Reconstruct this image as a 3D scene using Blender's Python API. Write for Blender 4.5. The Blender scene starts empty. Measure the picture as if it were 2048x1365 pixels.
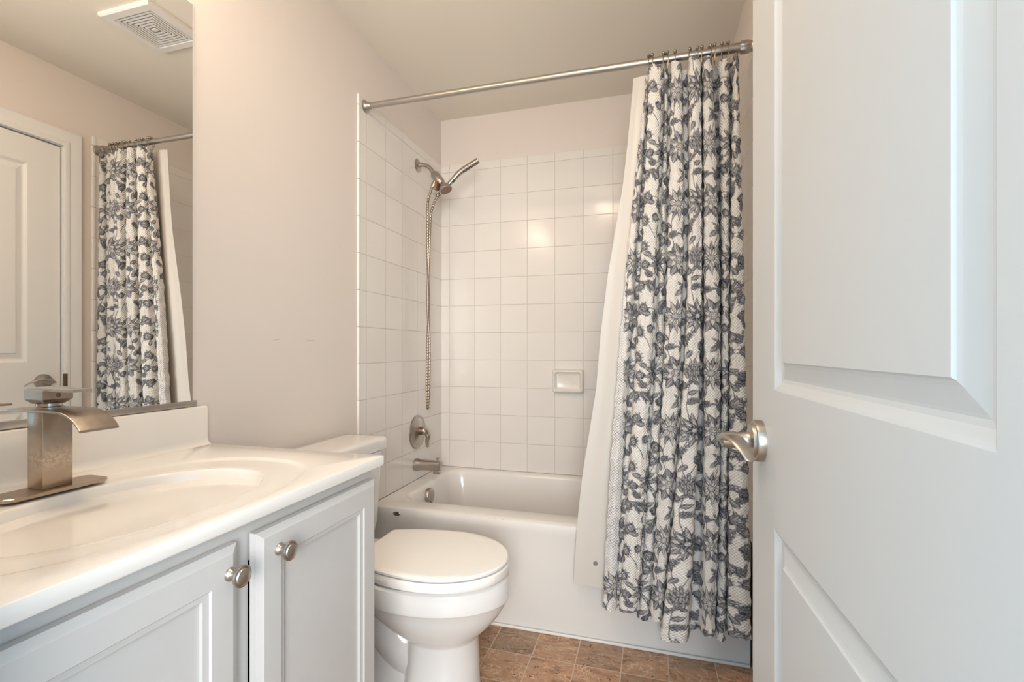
import bpy, bmesh, math
import numpy as np
from mathutils import Vector, Matrix

PI, TAU = math.pi, math.tau
SC = bpy.context.scene
COL = SC.collection

# ------------------------------------------------------------------ camera
CAM = Vector((1.18, 0.0, 1.109)); YAW = 0.2835
cd = bpy.data.cameras.new('camera'); cam = bpy.data.objects.new('camera', cd); COL.objects.link(cam)
cam.location = CAM; cam.rotation_euler = (PI / 2, 0, YAW)
cd.sensor_width = 36; cd.lens = 36 * 960.5 / 2048; cd.shift_y = (698.9 - 682.5) / 2048
cd.clip_start = 0.02; cd.clip_end = 30
SC.camera = cam

# ------------------------------------------------------------------ view, sky, hall fill
vs = SC.view_settings
vs.view_transform = 'Standard'; vs.look = 'None'; vs.gamma = 1; vs.use_curve_mapping = False
vs.exposure = 1.18
wd = bpy.data.worlds.new('daylight'); SC.world = wd; wd.use_nodes = True
bg = wd.node_tree.nodes['Background']
bg.inputs[0].default_value = (0.50, 0.78, 1.0, 1); bg.inputs[1].default_value = 1.15
def area(name, loc, rot, size, size_y, energy, col):
    l = bpy.data.lights.new(name, 'AREA'); l.shape = 'RECTANGLE'; l.size = size; l.size_y = size_y
    l.energy = energy; l.color = col
    o = bpy.data.objects.new(name, l); COL.objects.link(o); o.location = loc; o.rotation_euler = rot
    return o
# unseen fill light added in the hall behind the photographer (the light faces +y, into the doorway)
area('hall_fill', (1.62, -1.5, 1.40), (PI / 2 + .16, 0, .22), .9, 1.5, 36, (1.0, 0.94, 0.88))

# ------------------------------------------------------------------ helpers
def link(name, data, parent=None):
    o = bpy.data.objects.new(name, data); COL.objects.link(o)
    if parent is not None: o.parent = parent
    return o
def obj(name, bm, mat, parent=None, smooth=40, mats=None):
    bmesh.ops.recalc_face_normals(bm, faces=bm.faces[:]) if mats is None else None
    me = bpy.data.meshes.new(name); bm.to_mesh(me); bm.free()
    for m in (mats or [mat]): me.materials.append(m)
    if smooth:
        for p in me.polygons: p.use_smooth = True
        me.set_sharp_from_angle(angle=math.radians(smooth))
    return link(name, me, parent)
def empty(name, loc=(0, 0, 0), rz=0.0, label=None, cat=None, group=None):
    o = link(name, None); o.location = loc; o.rotation_euler = (0, 0, rz); o.empty_display_size = .05
    tag(o, label, cat, group); return o
def tag(o, label=None, cat=None, group=None, kind=None):
    if label: o['label'] = label
    if cat: o['category'] = cat
    if group: o['group'] = group
    if kind: o['kind'] = kind
    return o
def box(bm, x0, x1, y0, y1, z0, z1, bev=0.0, seg=2):
    r = bmesh.ops.create_cube(bm, size=1.0)
    vs_ = r['verts']
    for v in vs_:
        v.co = Vector((x0 + (v.co.x + .5) * (x1 - x0), y0 + (v.co.y + .5) * (y1 - y0), z0 + (v.co.z + .5) * (z1 - z0)))
    if bev > 0:
        es = list({e for v in vs_ for e in v.link_edges})
        bmesh.ops.bevel(bm, geom=es, offset=bev, segments=seg, profile=.5, affect='EDGES', clamp_overlap=True)
    return bm
def ring_loft(bm, rings, cap0=True, cap1=True, closed=True):
    """rings: lists of points of one length; skins them in order"""
    V = [[bm.verts.new(p) for p in r] for r in rings]
    n = len(V[0])
    for a, b in zip(V[:-1], V[1:]):
        for i in range(n if closed else n - 1):
            j = (i + 1) % n
            try: bm.faces.new((a[i], a[j], b[j], b[i]))
            except ValueError: pass
    if cap0: bm.faces.new(V[0][::-1])
    if cap1: bm.faces.new(V[-1])
    return V
def lathe(bm, prof, origin=(0, 0, 0), axis='z', seg=40, ry=1.0):
    """prof: (radius, height) pairs turned about the axis"""
    o = Vector(origin); rings = []
    for r, h in prof:
        ring = []
        for k in range(seg):
            a = TAU * k / seg; c, s = r * math.cos(a), r * math.sin(a) * ry
            p = {'z': (c, s, h), 'x': (h, c, s), 'y': (s, h, c), '-x': (-h, s, c)}[axis]
            ring.append(o + Vector(p))
        rings.append(ring)
    return ring_loft(bm, rings)
def catmull(pts, n=8, closed=False):
    P = [Vector(p) for p in pts]; out = []
    m = len(P)
    for i in range(m if closed else m - 1):
        p0 = P[(i - 1) % m] if (closed or i > 0) else P[0] * 2 - P[1]
        p1, p2 = P[i], P[(i + 1) % m]
        p3 = P[(i + 2) % m] if (closed or i + 2 < m) else P[-1] * 2 - P[-2]
        for k in range(n):
            t = k / n
            out.append(.5 * ((2 * p1) + (p2 - p0) * t + (2 * p0 - 5 * p1 + 4 * p2 - p3) * t * t + (3 * p1 - p0 - 3 * p2 + p3) * t ** 3))
    if not closed: out.append(P[-1].copy())
    return out
def tube(bm, pts, r, seg=16, flat=1.0, up=Vector((0, 0, 1)), cap=True):
    """r: a number or one radius per point; flat squeezes the section along `up`"""
    P = [Vector(p) for p in pts]; n = len(P)
    R = r if isinstance(r, (list, tuple)) else [r] * n
    T = [(P[min(i + 1, n - 1)] - P[max(i - 1, 0)]).normalized() for i in range(n)]
    u = up - T[0] * up.dot(T[0])
    if u.length < 1e-4: u = Vector((1, 0, 0)) - T[0] * T[0].x
    u.normalize(); rings = []
    for i in range(n):
        u = (u - T[i] * u.dot(T[i])).normalized(); w = T[i].cross(u)
        rings.append([P[i] + u * (R[i] * flat * math.cos(TAU * k / seg)) + w * (R[i] * math.sin(TAU * k / seg)) for k in range(seg)])
    return ring_loft(bm, rings, cap, cap)
def rrect(x0, x1, y0, y1, r, z, n=10):
    out = []
    for cx, cy, a0 in ((x1 - r, y1 - r, 0), (x0 + r, y1 - r, PI / 2), (x0 + r, y0 + r, PI), (x1 - r, y0 + r, 1.5 * PI)):
        for k in range(n + 1):
            a = a0 + PI / 2 * k / n
            out.append(Vector((cx + r * math.cos(a), cy + r * math.sin(a), z)))
    return out

# ------------------------------------------------------------------ materials
def mat(name, col, rough=.5, metal=0.0, coat=0.0, spec=.5, build=None, sheen=0):
    m = bpy.data.materials.new(name); m.use_nodes = True
    nt = m.node_tree; b = nt.nodes['Principled BSDF']
    b.inputs['Base Color'].default_value = (*col, 1); b.inputs['Roughness'].default_value = rough
    b.inputs['Metallic'].default_value = metal; b.inputs['Coat Weight'].default_value = coat
    b.inputs['Coat Roughness'].default_value = .08; b.inputs['Specular IOR Level'].default_value = spec
    if build: build(nt, b, NT(nt))
    return m
class NT:
    def __init__(s, nt): s.nt = nt; s._c = None; s._g = None
    def n(s, t, **kw):
        x = s.nt.nodes.new(t)
        for k, v in kw.items(): setattr(x, k, v)
        return x
    def l(s, a, b): s.nt.links.new(a, b)
    def m(s, op, a, b=None, c=None, clamp=False):
        x = s.n('ShaderNodeMath', operation=op, use_clamp=clamp)
        for i, v in enumerate((a, b, c)):
            if v is None: continue
            if isinstance(v, (int, float)): x.inputs[i].default_value = v
            else: s.l(v, x.inputs[i])
        return x.outputs[0]
    def pos(s):
        if s._g is None: s._g = s.n('ShaderNodeNewGeometry').outputs['Position']
        return s._g
    def obj(s):
        if s._c is None: s._c = s.n('ShaderNodeTexCoord').outputs['Object']
        return s._c
    def sep(s, v):
        x = s.n('ShaderNodeSeparateXYZ'); s.l(v, x.inputs[0]); return x.outputs
    def comb(s, a, b, c):
        x = s.n('ShaderNodeCombineXYZ')
        for i, v in enumerate((a, b, c)):
            if isinstance(v, (int, float)): x.inputs[i].default_value = v
            else: s.l(v, x.inputs[i])
        return x.outputs[0]
    def noise(s, vec, scale, detail=3, rough=.5, dist=0.0, out=0):
        x = s.n('ShaderNodeTexNoise'); x.inputs['Scale'].default_value = scale; x.inputs['Detail'].default_value = detail
        x.inputs['Roughness'].default_value = rough; x.inputs['Distortion'].default_value = dist
        s.l(vec, x.inputs['Vector']); return x.outputs[out]
    def ramp(s, v, stops):
        x = s.n('ShaderNodeValToRGB'); s.l(v, x.inputs[0]); r = x.color_ramp
        while len(r.elements) < len(stops): r.elements.new(.5)
        for e, (p, c) in zip(r.elements, stops):
            e.position = p; e.color = (*c, 1) if len(c) == 3 else c
        return x.outputs[0]
    def mix(s, f, a, b):
        x = s.n('ShaderNodeMix', data_type='RGBA')
        for i, v in ((0, f), (6, a), (7, b)):
            if isinstance(v, tuple): x.inputs[i].default_value = (*v, 1)
            elif isinstance(v, (int, float)): x.inputs[i].default_value = v
            else: s.l(v, x.inputs[i])
        return x.outputs[2]
    def bump(s, b, h, strength=.3, dist=.001):
        x = s.n('ShaderNodeBump'); x.inputs['Strength'].default_value = strength; x.inputs['Distance'].default_value = dist
        s.l(h, x.inputs['Height']); s.l(x.outputs[0], b.inputs['Normal'])
    def line(s, c, o, p, w):
        """1 on a grout line of half-width w, 0 inside the tile"""
        q = s.m('FRACT', s.m('DIVIDE', s.m('SUBTRACT', c, o), p))
        d = s.m('MULTIPLY', s.m('MINIMUM', q, s.m('SUBTRACT', 1.0, q)), p)
        return s.m('SUBTRACT', 1.0, s.m('DIVIDE', s.m('SUBTRACT', d, w * .5), w, clamp=True), clamp=True)
    def cell(s, c, o, p): return s.m('FLOOR', s.m('DIVIDE', s.m('SUBTRACT', c, o), p))

def paint(col, rough, amp=.12, sc=160):
    def f(nt, b, t):
        t.bump(b, t.noise(t.pos(), sc, 3), amp, .0012)
    return lambda name: mat(name, col, rough, build=f)
WALL = (0.76, 0.69, 0.635)
def wall_build(nt, b, t):
    p = t.pos(); x, y, z = t.sep(p)
    # a pair of faint scuffs on the left wall, shoulder of the toilet high
    def scuff(yc, zc, ln, slope):
        dz = t.m('ABSOLUTE', t.m('SUBTRACT', t.m('SUBTRACT', z, zc), t.m('MULTIPLY', t.m('SUBTRACT', y, yc), slope)))
        a = t.m('LESS_THAN', dz, .0012); c = t.m('LESS_THAN', t.m('ABSOLUTE', t.m('SUBTRACT', y, yc)), ln)
        return t.m('MULTIPLY', t.m('MULTIPLY', a, c), t.m('LESS_THAN', x, .01))
    m = t.m('MAXIMUM', scuff(1.295, 1.140, .016, .10), scuff(1.455, 1.141, .022, -.04))
    m = t.m('MULTIPLY', m, t.m('GREATER_THAN', t.noise(p, 260, 2), .45))
    t.l(t.mix(t.m('MULTIPLY', m, .6), WALL, (.35, .30, .27)), b.inputs['Base Color'])
    t.bump(b, t.noise(p, 140, 3), .10, .0012)
M = {}
M['wall'] = mat('wall_paint', WALL, .55, build=wall_build)
M['ceiling'] = paint((0.84, 0.785, 0.69), .8, .15)('ceiling_paint')
M['trim'] = mat('white_trim_paint', (0.80, 0.785, 0.76), .35)
M['door'] = mat('dimmed_door_white', (0.57, 0.565, 0.55), .42, build=lambda nt, b, t: t.bump(b, t.noise(t.pos(), 90, 3), .05, .001))  # open door only: its white is darkened to stand in for dimmer light
M['dish'] = mat('glazed_soap_dish', (0.78, 0.735, 0.68), .25, coat=.2)
M['porcelain'] = mat('white_porcelain', (0.77, 0.75, 0.725), .12, coat=.3)
M['seat'] = mat('toilet_seat_plastic', (0.90, 0.87, 0.83), .35)
M['tub'] = mat('bathtub_enamel', (0.78, 0.75, 0.715), .16, coat=.2)
M['marble'] = mat('cultured_marble', (0.82, 0.785, 0.74), .14, coat=.3)
M['dark'] = mat('gap_shade_paint', (0.03, 0.025, 0.02), .8)  # near-black colour used as painted shade inside gaps
M['caulk'] = mat('white_caulk', (0.85, 0.82, 0.77), .5)
def cab(nt, b, t):
    n = t.noise(t.pos(), 30, 4)
    t.l(t.mix(n, (.52, .503, .487), (.555, .537, .52)), b.inputs['Base Color'])
    t.bump(b, t.noise(t.pos(), 70, 3), .06, .001)
M['cabinet'] = mat('grey_cabinet_paint', (0.50, .50, .50), .3, build=cab)
def brushed(nt, b, t):
    n = t.noise(t.pos(), 35, 4, .6)
    t.l(t.mix(n, (.40, .36, .32), (.52, .48, .43)), b.inputs['Base Color'])
    t.l(t.m('ADD', t.m('MULTIPLY', n, .16), .27), b.inputs['Roughness'])
M['nickel'] = mat('brushed_nickel', (.62, .57, .52), .3, 1.0, build=brushed)
def spotted(nt, b, t):
    p = t.pos(); x, y, z = t.sep(p)
    big = t.noise(p, 28, 4, .6); fine = t.noise(p, 190, 3, .6)
    band = t.m('MULTIPLY', t.m('SUBTRACT', 1.0, t.m('MULTIPLY', t.m('ABSOLUTE', t.m('SUBTRACT', z, .912)), 40, clamp=True), clamp=True), t.m('GREATER_THAN', fine, .5))
    c = t.mix(big, (.33, .28, .24), (.50, .43, .36))
    low = t.m('MULTIPLY', t.m('SUBTRACT', .935, z), 14, clamp=True)
    c = t.mix(t.m('MULTIPLY', low, t.m('MULTIPLY', big, 1.1, clamp=True), clamp=True), c, (.47, .36, .27))
    c = t.mix(t.m('MULTIPLY', band, .6), c, (.66, .54, .43))
    t.l(c, b.inputs['Base Color'])
    t.l(t.m('ADD', t.m('MULTIPLY', fine, .25), .20), b.inputs['Roughness'])
M['spotted'] = mat('water_spotted_nickel', (.6, .54, .48), .32, 1.0, build=spotted)
M['chrome'] = mat('chrome', (.47, .44, .41), .22, 1.0)
M['steel'] = mat('satin_steel_rod', (.50, .48, .45), .36, 1.0)
M['hose'] = mat('braided_metal_hose', (.40, .34, .28), .35, 1.0)
M['bronze'] = mat('aged_bronze', (.20, .14, .10), .35, 1.0)
M['wire'] = mat('hook_wire', (.36, .31, .26), .3, 1.0)
M['rubber'] = mat('brown_nozzle_face', (.28, .17, .12), .5)
M['black'] = mat('black_nozzles', (.04, .035, .03), .5)
M['mirror'] = mat('mirror_silver', (.96, .955, .93), .0, 1.0)
M['brass'] = mat('copper_coupling', (.34, .22, .15), .35, 1.0)
# glazed wall tile, six inch squares; u is the axis along the wall
P = 0.1547
def tile_mat(name, axis, off):
    def f(nt, b, t):
        s = t.sep(t.pos()); u, z = s[axis], s[2]
        zz = t.line(z, 1.0479, P, .0013); uu = t.line(u, off, P, .0013)
        low = t.m('LESS_THAN', z, 2.1307 + .002)
        g = t.m('MAXIMUM', t.m('MULTIPLY', zz, t.m('LESS_THAN', z, 2.135)), uu)
        cell = t.comb(t.cell(u, off, P), t.cell(z, 1.0479, P), 3.1)
        wn = t.n('ShaderNodeTexWhiteNoise', noise_dimensions='3D'); t.l(cell, wn.inputs['Vector'])
        base = t.mix(wn.outputs['Value'], (.78, .735, .69), (.80, .76, .715))
        t.l(t.mix(g, base, (.70, .64, .57)), b.inputs['Base Color'])
        t.l(t.m('ADD', t.m('MULTIPLY', g, .45), .16), b.inputs['Roughness'])
        # grout sits low, tiles lean a hair and ripple
        w = t.sep(wn.outputs['Color'])
        lean = t.m('ADD', t.m('MULTIPLY', t.m('SUBTRACT', w[0], .5), u), t.m('MULTIPLY', t.m('SUBTRACT', w[1], .5), z))
        h = t.m('ADD', t.m('MULTIPLY', g, -1.0), t.m('MULTIPLY', lean, 3.0))
        h = t.m('ADD', h, t.m('MULTIPLY', t.noise(t.pos(), 9, 2), .9))
        t.bump(b, h, .8, .0012)
    return mat(name, (.8, .76, .7), .12, build=f)
M['tile_left'] = tile_mat('glazed_tile_side', 1, 1.802)
M['tile_back'] = tile_mat('glazed_tile_back', 0, 0.0554)
M['tile_right'] = tile_mat('glazed_tile_far_side', 1, 1.802)
def floor_build(nt, b, t):
    PX = .1578; p = t.pos(); x, y, z = t.sep(p)
    ox, oy = .604, 1.684
    g = t.m('MAXIMUM', t.line(x, ox, PX, .0018), t.line(y, oy, .156, .0018))
    cell = t.comb(t.cell(x, ox, PX), t.cell(y, oy, .156), .7)
    wn = t.n('ShaderNodeTexWhiteNoise', noise_dimensions='3D'); t.l(cell, wn.inputs['Vector'])
    va = t.n('ShaderNodeVectorMath', operation='MULTIPLY_ADD'); t.l(wn.outputs['Color'], va.inputs[0])
    va.inputs[1].default_value = (7, 5, 3); t.l(p, va.inputs[2]); q = va.outputs[0]
    st = t.n('ShaderNodeMapping'); st.inputs['Scale'].default_value = (1.0, 2.1, 1); st.inputs['Rotation'].default_value = (0, 0, .5); t.l(q, st.inputs[0]); q2 = st.outputs[0]
    n1 = t.noise(q2, 9, 8, .68, 1.2); n2 = t.noise(q2, 34, 6, .7, .8)
    c = t.ramp(n1, [(.28, (.09, .05, .03)), (.41, (.22, .125, .07)), (.52, (.42, .24, .13)), (.62, (.30, .20, .14)), (.76, (.58, .39, .25))])
    c = t.mix(t.m('MULTIPLY', t.m('SUBTRACT', n2, .40, clamp=True), 2.2, clamp=True), c, (.52, .36, .25))
    v = t.m('ABSOLUTE', t.m('SUBTRACT', t.noise(q2, 5.5, 5, .62, 1.8), .5))
    c = t.mix(t.m('SUBTRACT', 1.0, t.m('MULTIPLY', v, 60, clamp=True), clamp=True), c, (.62, .46, .33))
    pit = t.m('GREATER_THAN', t.noise(q, 95, 2, .5), .66)
    c = t.mix(t.m('MULTIPLY', pit, t.m('GREATER_THAN', t.noise(q, 12, 2), .5)), c, (.05, .03, .02))
    tone = t.mix(wn.outputs['Value'], (.82, .80, .80), (1.25, 1.12, 1.02))
    mm = t.n('ShaderNodeMix', data_type='RGBA', blend_type='MULTIPLY'); mm.inputs[0].default_value = 1; t.l(c, mm.inputs[6]); t.l(tone, mm.inputs[7])
    t.l(t.mix(g, mm.outputs[2], (.60, .46, .35)), b.inputs['Base Color'])
    b.inputs['Roughness'].default_value = .32
    t.bump(b, t.m('SUBTRACT', t.m('MULTIPLY', n2, .6), g), .5, .0015)
M['floor'] = mat('slate_look_vinyl', (.3, .18, .1), .35, build=floor_build)
# cloth
def cloth_build(ink):
    def f(nt, b, t):
        at = t.n('ShaderNodeAttribute', attribute_name='print_ink'); d = at.outputs['Fac']
        uvn = t.n('ShaderNodeAttribute', attribute_name='cloth_uv'); u, v, _ = t.sep(uvn.outputs['Vector'])
        hu = t.m('SINE', t.m('MULTIPLY', u, TAU / .009)); hv = t.m('SINE', t.m('MULTIPLY', v, TAU / .010))
        waf = t.m('MULTIPLY', hu, hv)
        wob = t.noise(uvn.outputs['Vector'], 240, 2)
        if ink:
            dd = t.m('MULTIPLY', d, t.m('ADD', t.m('MULTIPLY', wob, .6), .78), clamp=True)
            c = t.mix(dd, (.80, .765, .72), (.042, .047, .072))
        else:
            dd = t.m('MULTIPLY', t.m('ADD', t.m('MULTIPLY', d, .6), .22), t.m('GREATER_THAN', waf, .25))
            c = t.mix(dd, (.80, .77, .74), (.16, .19, .27))
        t.l(c, b.inputs['Base Color']); t.bump(b, waf, .8, .0016)
    return f
M['cloth'] = mat('printed_waffle_cloth', (.85, .8, .75), .85, spec=.2, build=cloth_build(True))
M['cloth_back'] = mat('printed_cloth_reverse', (.85, .8, .75), .85, spec=.2, build=cloth_build(False))
def liner_build(nt, b, t):
    b.inputs['Transmission Weight'].default_value = 0.0
    b.inputs['Subsurface Weight'].default_value = 0.0
    t.bump(b, t.noise(t.pos(), 25, 3), .15, .002)
M['liner'] = mat('liner_vinyl', (.66, .615, .56), .35, build=liner_build)
def emit(name, col, s):
    m = mat(name, (.9, .9, .9), .3); b = m.node_tree.nodes['Principled BSDF']
    b.inputs['Emission Color'].default_value = (*col, 1); b.inputs['Emission Strength'].default_value = s
    return m
GLOW = emit('lit_glass_shade', (1.0, .81, .62), 13)
GLOW2 = emit('lit_ceiling_diffuser', (1.0, .82, .62), 16.5)
# ------------------------------------------------------------------ the floral print of the cloth
def make_print(W=63.0, H=38.0, res=10):
    """one repeat of the toile: ink density 0..1 on a grid of res cells per cm"""
    nx, ny = int(W * res), int(H * res)
    D = np.zeros((ny, nx), dtype=np.float32)
    gx, gy = np.meshgrid((np.arange(nx) + .5) / res, (np.arange(ny) + .5) / res)
    rs = np.random.RandomState(5)
    off = [0.0, 0.0]
    def loc(cx, cy):
        cx, cy = cx + off[0], cy + off[1]
        dx = (gx - cx + W / 2) % W - W / 2
        dy = (gy - cy + H / 2) % H - H / 2
        return dx, dy
    def put(mask, val):
        D[mask] = val[mask] if isinstance(val, np.ndarray) else val
    def petal(cx, cy, ang, L, w, tone=.45, sharp=1.0, rib=True, start=0.0, edge=.95):
        dx, dy = loc(cx, cy)
        ca, sa = math.cos(ang), math.sin(ang)
        t = (dx * ca + dy * sa - start) / L
        s = -dx * sa + dy * ca
        tt = np.clip(t, 0, 1)
        ww = w * np.sin(np.pi * tt ** .75) ** (.75 if sharp < 1 else 1.0) * (1 - .25 * tt * sharp)
        m = (t > 0) & (t < 1) & (np.abs(s) < ww)
        q = np.abs(s) / np.maximum(ww, 1e-3)
        val = tone + (.9 - tone) * q ** 3 + .22 * (1 - tt) * tone
        if rib:
            val = val - .38 * np.exp(-(s / .07) ** 2) * (tt > .15) * (tt < .85)
            val = val + .22 * (np.sin(s / w * 14 + tt * 5) > .55)
        val = np.where(ww - np.abs(s) < .10, edge, val)
        put(m, np.clip(val, 0, 1).astype(np.float32))
    def disc(cx, cy, rx, ry, tone=.6, lines=0, edge=.95, rot=0):
        dx, dy = loc(cx, cy)
        ca, sa = math.cos(rot), math.sin(rot)
        x, y = dx * ca + dy * sa, -dx * sa + dy * ca
        r = np.sqrt((x / rx) ** 2 + (y / ry) ** 2)
        m = r < 1
        val = tone + .25 * r
        if lines:
            val = np.where(np.sin(np.arctan2(y, x) * lines) > .3, val - .35, val)
        val = np.where((1 - r) * min(rx, ry) < .11, edge, val)
        put(m, np.clip(val, 0, 1).astype(np.float32))
    def stem(pts, w=.085, tone=.9):
        for (x0, y0), (x1, y1) in zip(pts[:-1], pts[1:]):
            mx, my = (x0 + x1) / 2, (y0 + y1) / 2
            dx, dy = loc(mx, my)
            L = math.hypot(x1 - x0, y1 - y0) + 1e-6
            ca, sa = (x1 - x0) / L, (y1 - y0) / L
            t = dx * ca + dy * sa; s = -dx * sa + dy * ca
            put((np.abs(t) < L / 2 + w) & (np.abs(s) < w), tone)
    def curve(p0, p1, bend, n=10):
        (x0, y0), (x1, y1) = p0, p1
        L = math.hypot(x1 - x0, y1 - y0)
        nx_, ny_ = -(y1 - y0) / L, (x1 - x0) / L
        return [(x0 + (x1 - x0) * k / n + nx_ * bend * math.sin(math.pi * k / n),
                 y0 + (y1 - y0) * k / n + ny_ * bend * math.sin(math.pi * k / n)) for k in range(n + 1)]
    def sprig(x, y, ang, L, n=4, leaf=1.3):
        p = curve((x, y), (x + L * math.cos(ang), y + L * math.sin(ang)), .35)
        stem(p, .07)
        for k in range(n):
            i = int((k + 1) * 10 / (n + 1)); px, py = p[i]
            for sg in (-1, 1):
                petal(px, py, ang + sg * .8, leaf * (1 - .08 * k), .46, .6, rib=False)
        petal(p[-1][0], p[-1][1], ang, leaf, .46, .6, rib=False)
    def bud(x, y, r, ang):
        for k in range(-2, 3):
            petal(x, y, ang + k * .55, r * 1.5, r * .42, .55)
        disc(x, y, r * .95, r * .85, .5, 0)
        for k in range(3):
            petal(x - .3 * r * math.cos(ang), y - .3 * r * math.sin(ang), ang + (k - 1) * .5, r * 1.2, r * .28, .35)
        for sg in (-1, 1):
            petal(x - r * math.cos(ang), y - r * math.sin(ang), ang + sg * 1.1, r * .9, r * .28, .75, rib=False)
    for off[:] in ([0.0, 0.0], [31.5, 19.0]):
        # stems first
        for a, b, bd in [((10, 8), (9, 27), 2.5), ((9, 27), (10, 46), -2.2), ((10, 8), (20, 3), 1.2), ((10, 8), (1, 15), 1.5),
                         ((9, 27), (19.5, 19), -1.6), ((9, 27), (20, 32), 1.4), ((31, 27), (30, 9), -2.4), ((31, 27), (39, 17), 1.8),
                         ((31, 27), (22, 26), 1.0), ((30, 8), (37, 1), 1.2), ((30, 8), (22, 11), -1.3), ((31, 27), (30, 46), 2.0),
                         ((9, 27), (1, 32), 1.0), ((39, 17), (43, 8), 1.0), ((20, 3), (26, -3), .8), ((31, 27), (37, 33), -1.0), ((22, 26), (17, 31), .8), ((30, 8), (33, 17), .8)]:
            stem(curve((a[0] * .75, a[1]), (b[0] * .75, b[1]), bd), .11)
        for x, y, a, L in [(17, 8, .5, 4), (15, 14, 2.2, 3.6), (25, 17, 1.0, 4.2), (2, 22, 1.9, 3.8), (36, 8, 1.2, 3.8), (23, 21, -1.2, 3),
                           (16, 35, 2.5, 3.8), (38, 23, .2, 3.6), (27, 36, .2, 3.4), (5, 2, -2.4, 3.6), (37, 33, 2.2, 3.2), (4, 16, .2, 3.0), (41, 12, 1.6, 3.4), (14, 2, -1.2, 3.0), (26, 21.5, 2.4, 3.0), (40, 36, 1.3, 3.2), (3, 7, 3.0, 3.0)]:
            sprig(x * .75, y, a, L * 1.15, 4, 1.9)
        for x, y, r, a in [(20, 3, 1.5, .2), (1, 15, 1.5, 2.2), (19.5, 19, 1.6, -.6), (20, 32, 1.5, .6), (39, 17, 1.6, .4), (22, 26, 1.2, 2.8),
                           (37, 1, 1.5, -.8), (22, 11, 1.3, 2.4), (0.5, 32, 1.4, 2.9), (42, 8, 1.2, .6), (14.5, 22, 1.0, 1.2), (26, 4, 1.1, -1.0), (36, 34, 1.3, .9), (17, 25.5, 1.2, -.4), (41.5, 26, 1.2, 1.2), (33, 17, 1.1, 1.2)]:
            bud(x * .75, y, r * 1.25, a)
        for x, y, a in [(13, 17, 1.2), (6, 19, 2.4), (34, 18, .6), (27, 17, 2.3), (33, 37, -.6), (15, 29, .9), (36, 27.5, .2), (12, 36, -2.5), (25, 29, 2.8), (35, 12, .6), (25.5, 9, 3.0), (20, 36.5, 2.0), (18, 11.5, -.6), (40, 21, 2.2), (5, 12.5, 1.8), (29, 15.5, -2.2), (28, 1, .4)]:
            petal(x * .75, y, a, 3.6, 1.0, .5)
        # A: broad pointed petals over a net centre
        for k in range(8):
            petal(7.5, 8, k * math.pi / 4 + .3, 5.4, 2.0, .5, start=.6, sharp=.9)
        for k in range(7):
            petal(7.5, 8, k * math.tau / 7 + .1, 3.3, 1.15, .12, start=.2, rib=False)
        disc(7.5, 8, 1.7, 1.4, .15)
        for k in range(6):
            disc(7.5 + .95 * math.cos(k * math.tau / 6), 8 + .8 * math.sin(k * math.tau / 6), .42, .42, .1)
        # B: daisy
        for k in range(13):
            petal(6.75, 27, k * math.tau / 13, 4.9, .95, .62 if k % 2 else .35, start=.9)
        for k in range(13):
            petal(6.75, 27, k * math.tau / 13 + .24, 2.6, .42, .05, start=.9, rib=False)
        disc(6.75, 27, 1.35, 1.05, .45, 9)
        # C: peony of three rings
        for k in range(11):
            petal(23.25, 27, k * math.tau / 11, 5.6, 1.2, .5, start=.5)
        for k in range(9):
            petal(23.25, 27, k * math.tau / 9 + .2, 3.9, 1.0, .25, start=.4)
        for k in range(7):
            petal(23.25, 27, k * math.tau / 7, 2.5, .75, .65, start=.3)
        disc(23.25, 27, .9, .8, .3, 6)
        # D: seed head of overlapping scales
        for row in range(6, -1, -1):
            n = [2, 4, 5, 5, 4, 3, 1][row]
            for j in range(n):
                o = (j - (n - 1) / 2) * .95
                petal(22.5 + o, 5.2 + row * .95, math.pi / 2 - o * .28, 2.3, .62, .5)
        for sg in (-1, 1):
            petal(22.5, 5.4, -math.pi / 2 + sg * 1.0, 2.6, .7, .6)
    return D
# ================================================================== ROOM SHELL
H = 2.44; W = 1.52; YB = 2.573; YF = 0.19
def struct(name, bm, m, parent=None, smooth=0):
    o = obj(name, bm, m, parent, smooth)
    if parent is None: o['kind'] = 'structure'
    return o
bm = bmesh.new(); box(bm, -.15, 1.70, -1.9, YB + .12, -.08, 0); struct('floor', bm, M['floor'])
bm = bmesh.new(); box(bm, -.12, W + .12, YF - .11, YB + .12, H, H + .08); struct('ceiling', bm, M['ceiling'])
bm = bmesh.new(); box(bm, -.12, 0, YF - .11, YB + .12, 0, H); wl = struct('wall_left', bm, M['wall'])
bm = bmesh.new(); box(bm, 0, W, YB, YB + .12, 0, H); wb = struct('wall_back', bm, M['wall'])
DY0, DY1, DZ = .877, 1.597, 2.077
bm = bmesh.new()
box(bm, W, W + .12, YF - .11, DY0, 0, H); box(bm, W, W + .12, DY1, YB + .12, 0, H); box(bm, W, W + .12, DY0, DY1, DZ, H)
wr = struct('wall_right', bm, M['wall'])
bm = bmesh.new()
box(bm, 0, .655, YF - .11, YF, 0, H); box(bm, 1.392, W, YF - .11, YF, 0, H); box(bm, .655, 1.392, YF - .11, YF, 2.06, H)
wf = struct('wall_front', bm, M['wall'])
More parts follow.
